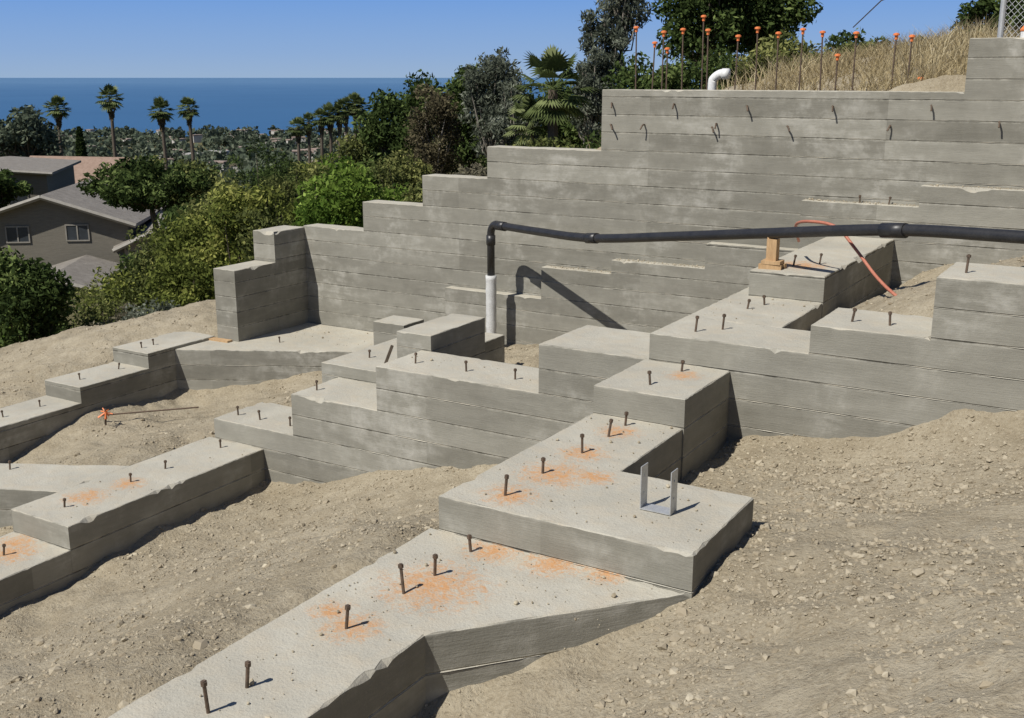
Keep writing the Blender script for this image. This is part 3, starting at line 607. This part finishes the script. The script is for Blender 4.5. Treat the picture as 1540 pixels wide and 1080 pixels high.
# ---------------------------------------------------------------- houses
SID=simple('house_siding',(.17,.155,.125),(.225,.205,.165),3,.85,0,.2,.3,.01,(1,1,8)); SID2=simple('stucco_wall',(.30,.27,.22),(.36,.33,.27),2,.9)
ROOFG=simple('gray_shingle_roof',(.20,.18,.155),(.29,.265,.23),3,.9,0,.2,.8,.03); ROOFB=simple('brown_shingle_roof',(.26,.18,.135),(.35,.25,.195),3,.9,0,.2,.8,.03)
GLASS=simple('window_glass',(.03,.035,.04),(.06,.07,.08),.6,.3,0,.4,0); TRIM=simple('window_trim',(.26,.24,.20),(.33,.31,.27),5,.7)
def house(name,r,d,zb,W,L,hw,hr,rot,wall,roof,wins=(),over=.5):
    x,y=site(r,d); e=empty(name,(x,y,zb)); e.rotation_euler=(0,0,PSI+rot)
    mb=MB(); w,l=W/2,L/2
    v=[(-w,-l,0),(w,-l,0),(w,l,0),(-w,l,0),(-w,-l,hw),(w,-l,hw),(w,l,hw),(-w,l,hw),(0,-l,hw+hr),(0,l,hw+hr)]
    mb.add(v,[(0,1,5,8,4),(2,3,7,9,6),(1,2,6,5),(3,0,4,7)]); mb.build('walls',[wall],parent=e)
    mb=MB(); k=hr/w; W2=w+over; l2=l+over; zl=hw-k*over; th=.16
    for s in(1,-1):
        v=[(0,-l2,hw+hr+.02),(s*W2,-l2,zl+.02),(s*W2,l2,zl+.02),(0,l2,hw+hr+.02)]; v+= [(a,b,c+th) for a,b,c in v]
        mb.add(v,[(0,1,2,3),(7,6,5,4),(0,4,5,1),(1,5,6,2),(2,6,7,3)])
    mb.build('roof',[roof],parent=e)
    mb=MB()
    for s in(1,-1): tube(mb,[(0,-l2-.03,hw+hr+.08),(s*W2,-l2-.03,zl+.08)],.11,4)
    mb.build('fascia',[TRIM],parent=e)
    mb=MB();mt=MB()
    for wx,wz,ww,wh in wins:
        box(mb,wx-ww/2,wx+ww/2,-l-.03,-l+.02,wz,wz+wh)
        for a in((wx-ww/2-.06,wx-ww/2,wz-.06,wz+wh+.06),(wx+ww/2,wx+ww/2+.06,wz-.06,wz+wh+.06),(wx-ww/2,wx+ww/2,wz-.06,wz),(wx-ww/2,wx+ww/2,wz+wh,wz+wh+.06),(wx-.03,wx+.03,wz,wz+wh)):
            box(mt,a[0],a[1],-l-.06,-l+.02,a[2],a[3])
    if wins: mb.build('windows',[GLASS],parent=e); mt.build('window_frames',[TRIM],parent=e)
    return e
house('gabled_house',-22.9,57,-11.6,7.6,8,4.7,1.25,.1,SID,ROOFG,((-1.4,3.85,1.0,.7),(1.4,3.9,1.0,.7),(-1.7,1.9,1.0,.7)))
house('garage',-20.2,49.5,-11.5,4.0,5,2.4,.6,.1,SID,ROOFG,((0,.9,1.4,.8),))
house('brown_roof_house',-38,98,-12.6,8,9,3.3,2.3,1.35,SID2,ROOFB,())
house('flat_roof_house',-36.5,78,-10.5,9,10,4.2,.35,.2,SID,ROOFG,((2,2.2,2.4,1.4),))
house('small_gabled_house',-17.9,56,-10.7,3.6,5,2.7,.8,.3,SID2,ROOFG,((0,1.2,1,1),))
# ---------------------------------------------------------------- light, sky, camera
L=Vector((math.sin(math.radians(18))*math.cos(math.radians(51)),math.cos(math.radians(18))*math.cos(math.radians(51)),-math.sin(math.radians(51))))
sd=bpy.data.lights.new('sun','SUN'); sd.energy=5.0; sd.angle=math.radians(.5); sd.color=(1,.962,.895)
so=bpy.data.objects.new('sun',sd); scene.collection.objects.link(so); so.rotation_euler=L.to_track_quat('-Z','Y').to_euler()
w=bpy.data.worlds.new('World'); scene.world=w; w.use_nodes=True; nt=w.node_tree; nt.nodes.clear()
sk=nt.nodes.new('ShaderNodeTexSky'); sk.sky_type='NISHITA'; sk.sun_disc=False; sk.sun_elevation=math.radians(51); sk.sun_rotation=math.radians(198)
sk.air_density=1.0; sk.dust_density=.3; sk.ozone_density=1.5; sk.altitude=80
# clear marine air: the low band of the sky is bluer than the sky model gives
tc=nt.nodes.new('ShaderNodeTexCoord'); sx=nt.nodes.new('ShaderNodeSeparateXYZ'); nt.links.new(tc.outputs['Generated'],sx.inputs[0])
cr=nt.nodes.new('ShaderNodeValToRGB'); nt.links.new(sx.outputs[2],cr.inputs[0]); el=cr.color_ramp.elements
el[0].position=0; el[0].color=(.28,.43,.66,1); el[1].position=.6; el[1].color=(.045,.085,.20,1)
for p,c in((.02,(.22,.385,.69,1)),(.065,(.135,.315,.72,1)),(.2,(.08,.16,.37,1))): q=el.new(p); q.color=c
sc_=nt.nodes.new('ShaderNodeVectorMath'); sc_.operation='SCALE'; nt.links.new(cr.outputs[0],sc_.inputs[0]); sc_.inputs[3].default_value=11.4
mx=nt.nodes.new('ShaderNodeMix'); mx.data_type='RGBA'; mx.inputs[0].default_value=.88
nt.links.new(sk.outputs[0],mx.inputs[6]); nt.links.new(sc_.outputs[0],mx.inputs[7])
bg=nt.nodes.new('ShaderNodeBackground'); bg.inputs[1].default_value=.088; wo=nt.nodes.new('ShaderNodeOutputWorld')
nt.links.new(mx.outputs[2],bg.inputs[0]); nt.links.new(bg.outputs[0],wo.inputs[0])
cam=bpy.data.cameras.new('camera'); co=bpy.data.objects.new('camera',cam); scene.collection.objects.link(co)
co.rotation_euler=(math.radians(90-14.44),0,PSI); cam.sensor_width=36; cam.lens=1650/1540*36; cam.clip_start=.05; cam.clip_end=200000
scene.camera=co
scene.view_settings.view_transform='Standard'; scene.view_settings.look='None'; scene.view_settings.exposure=0
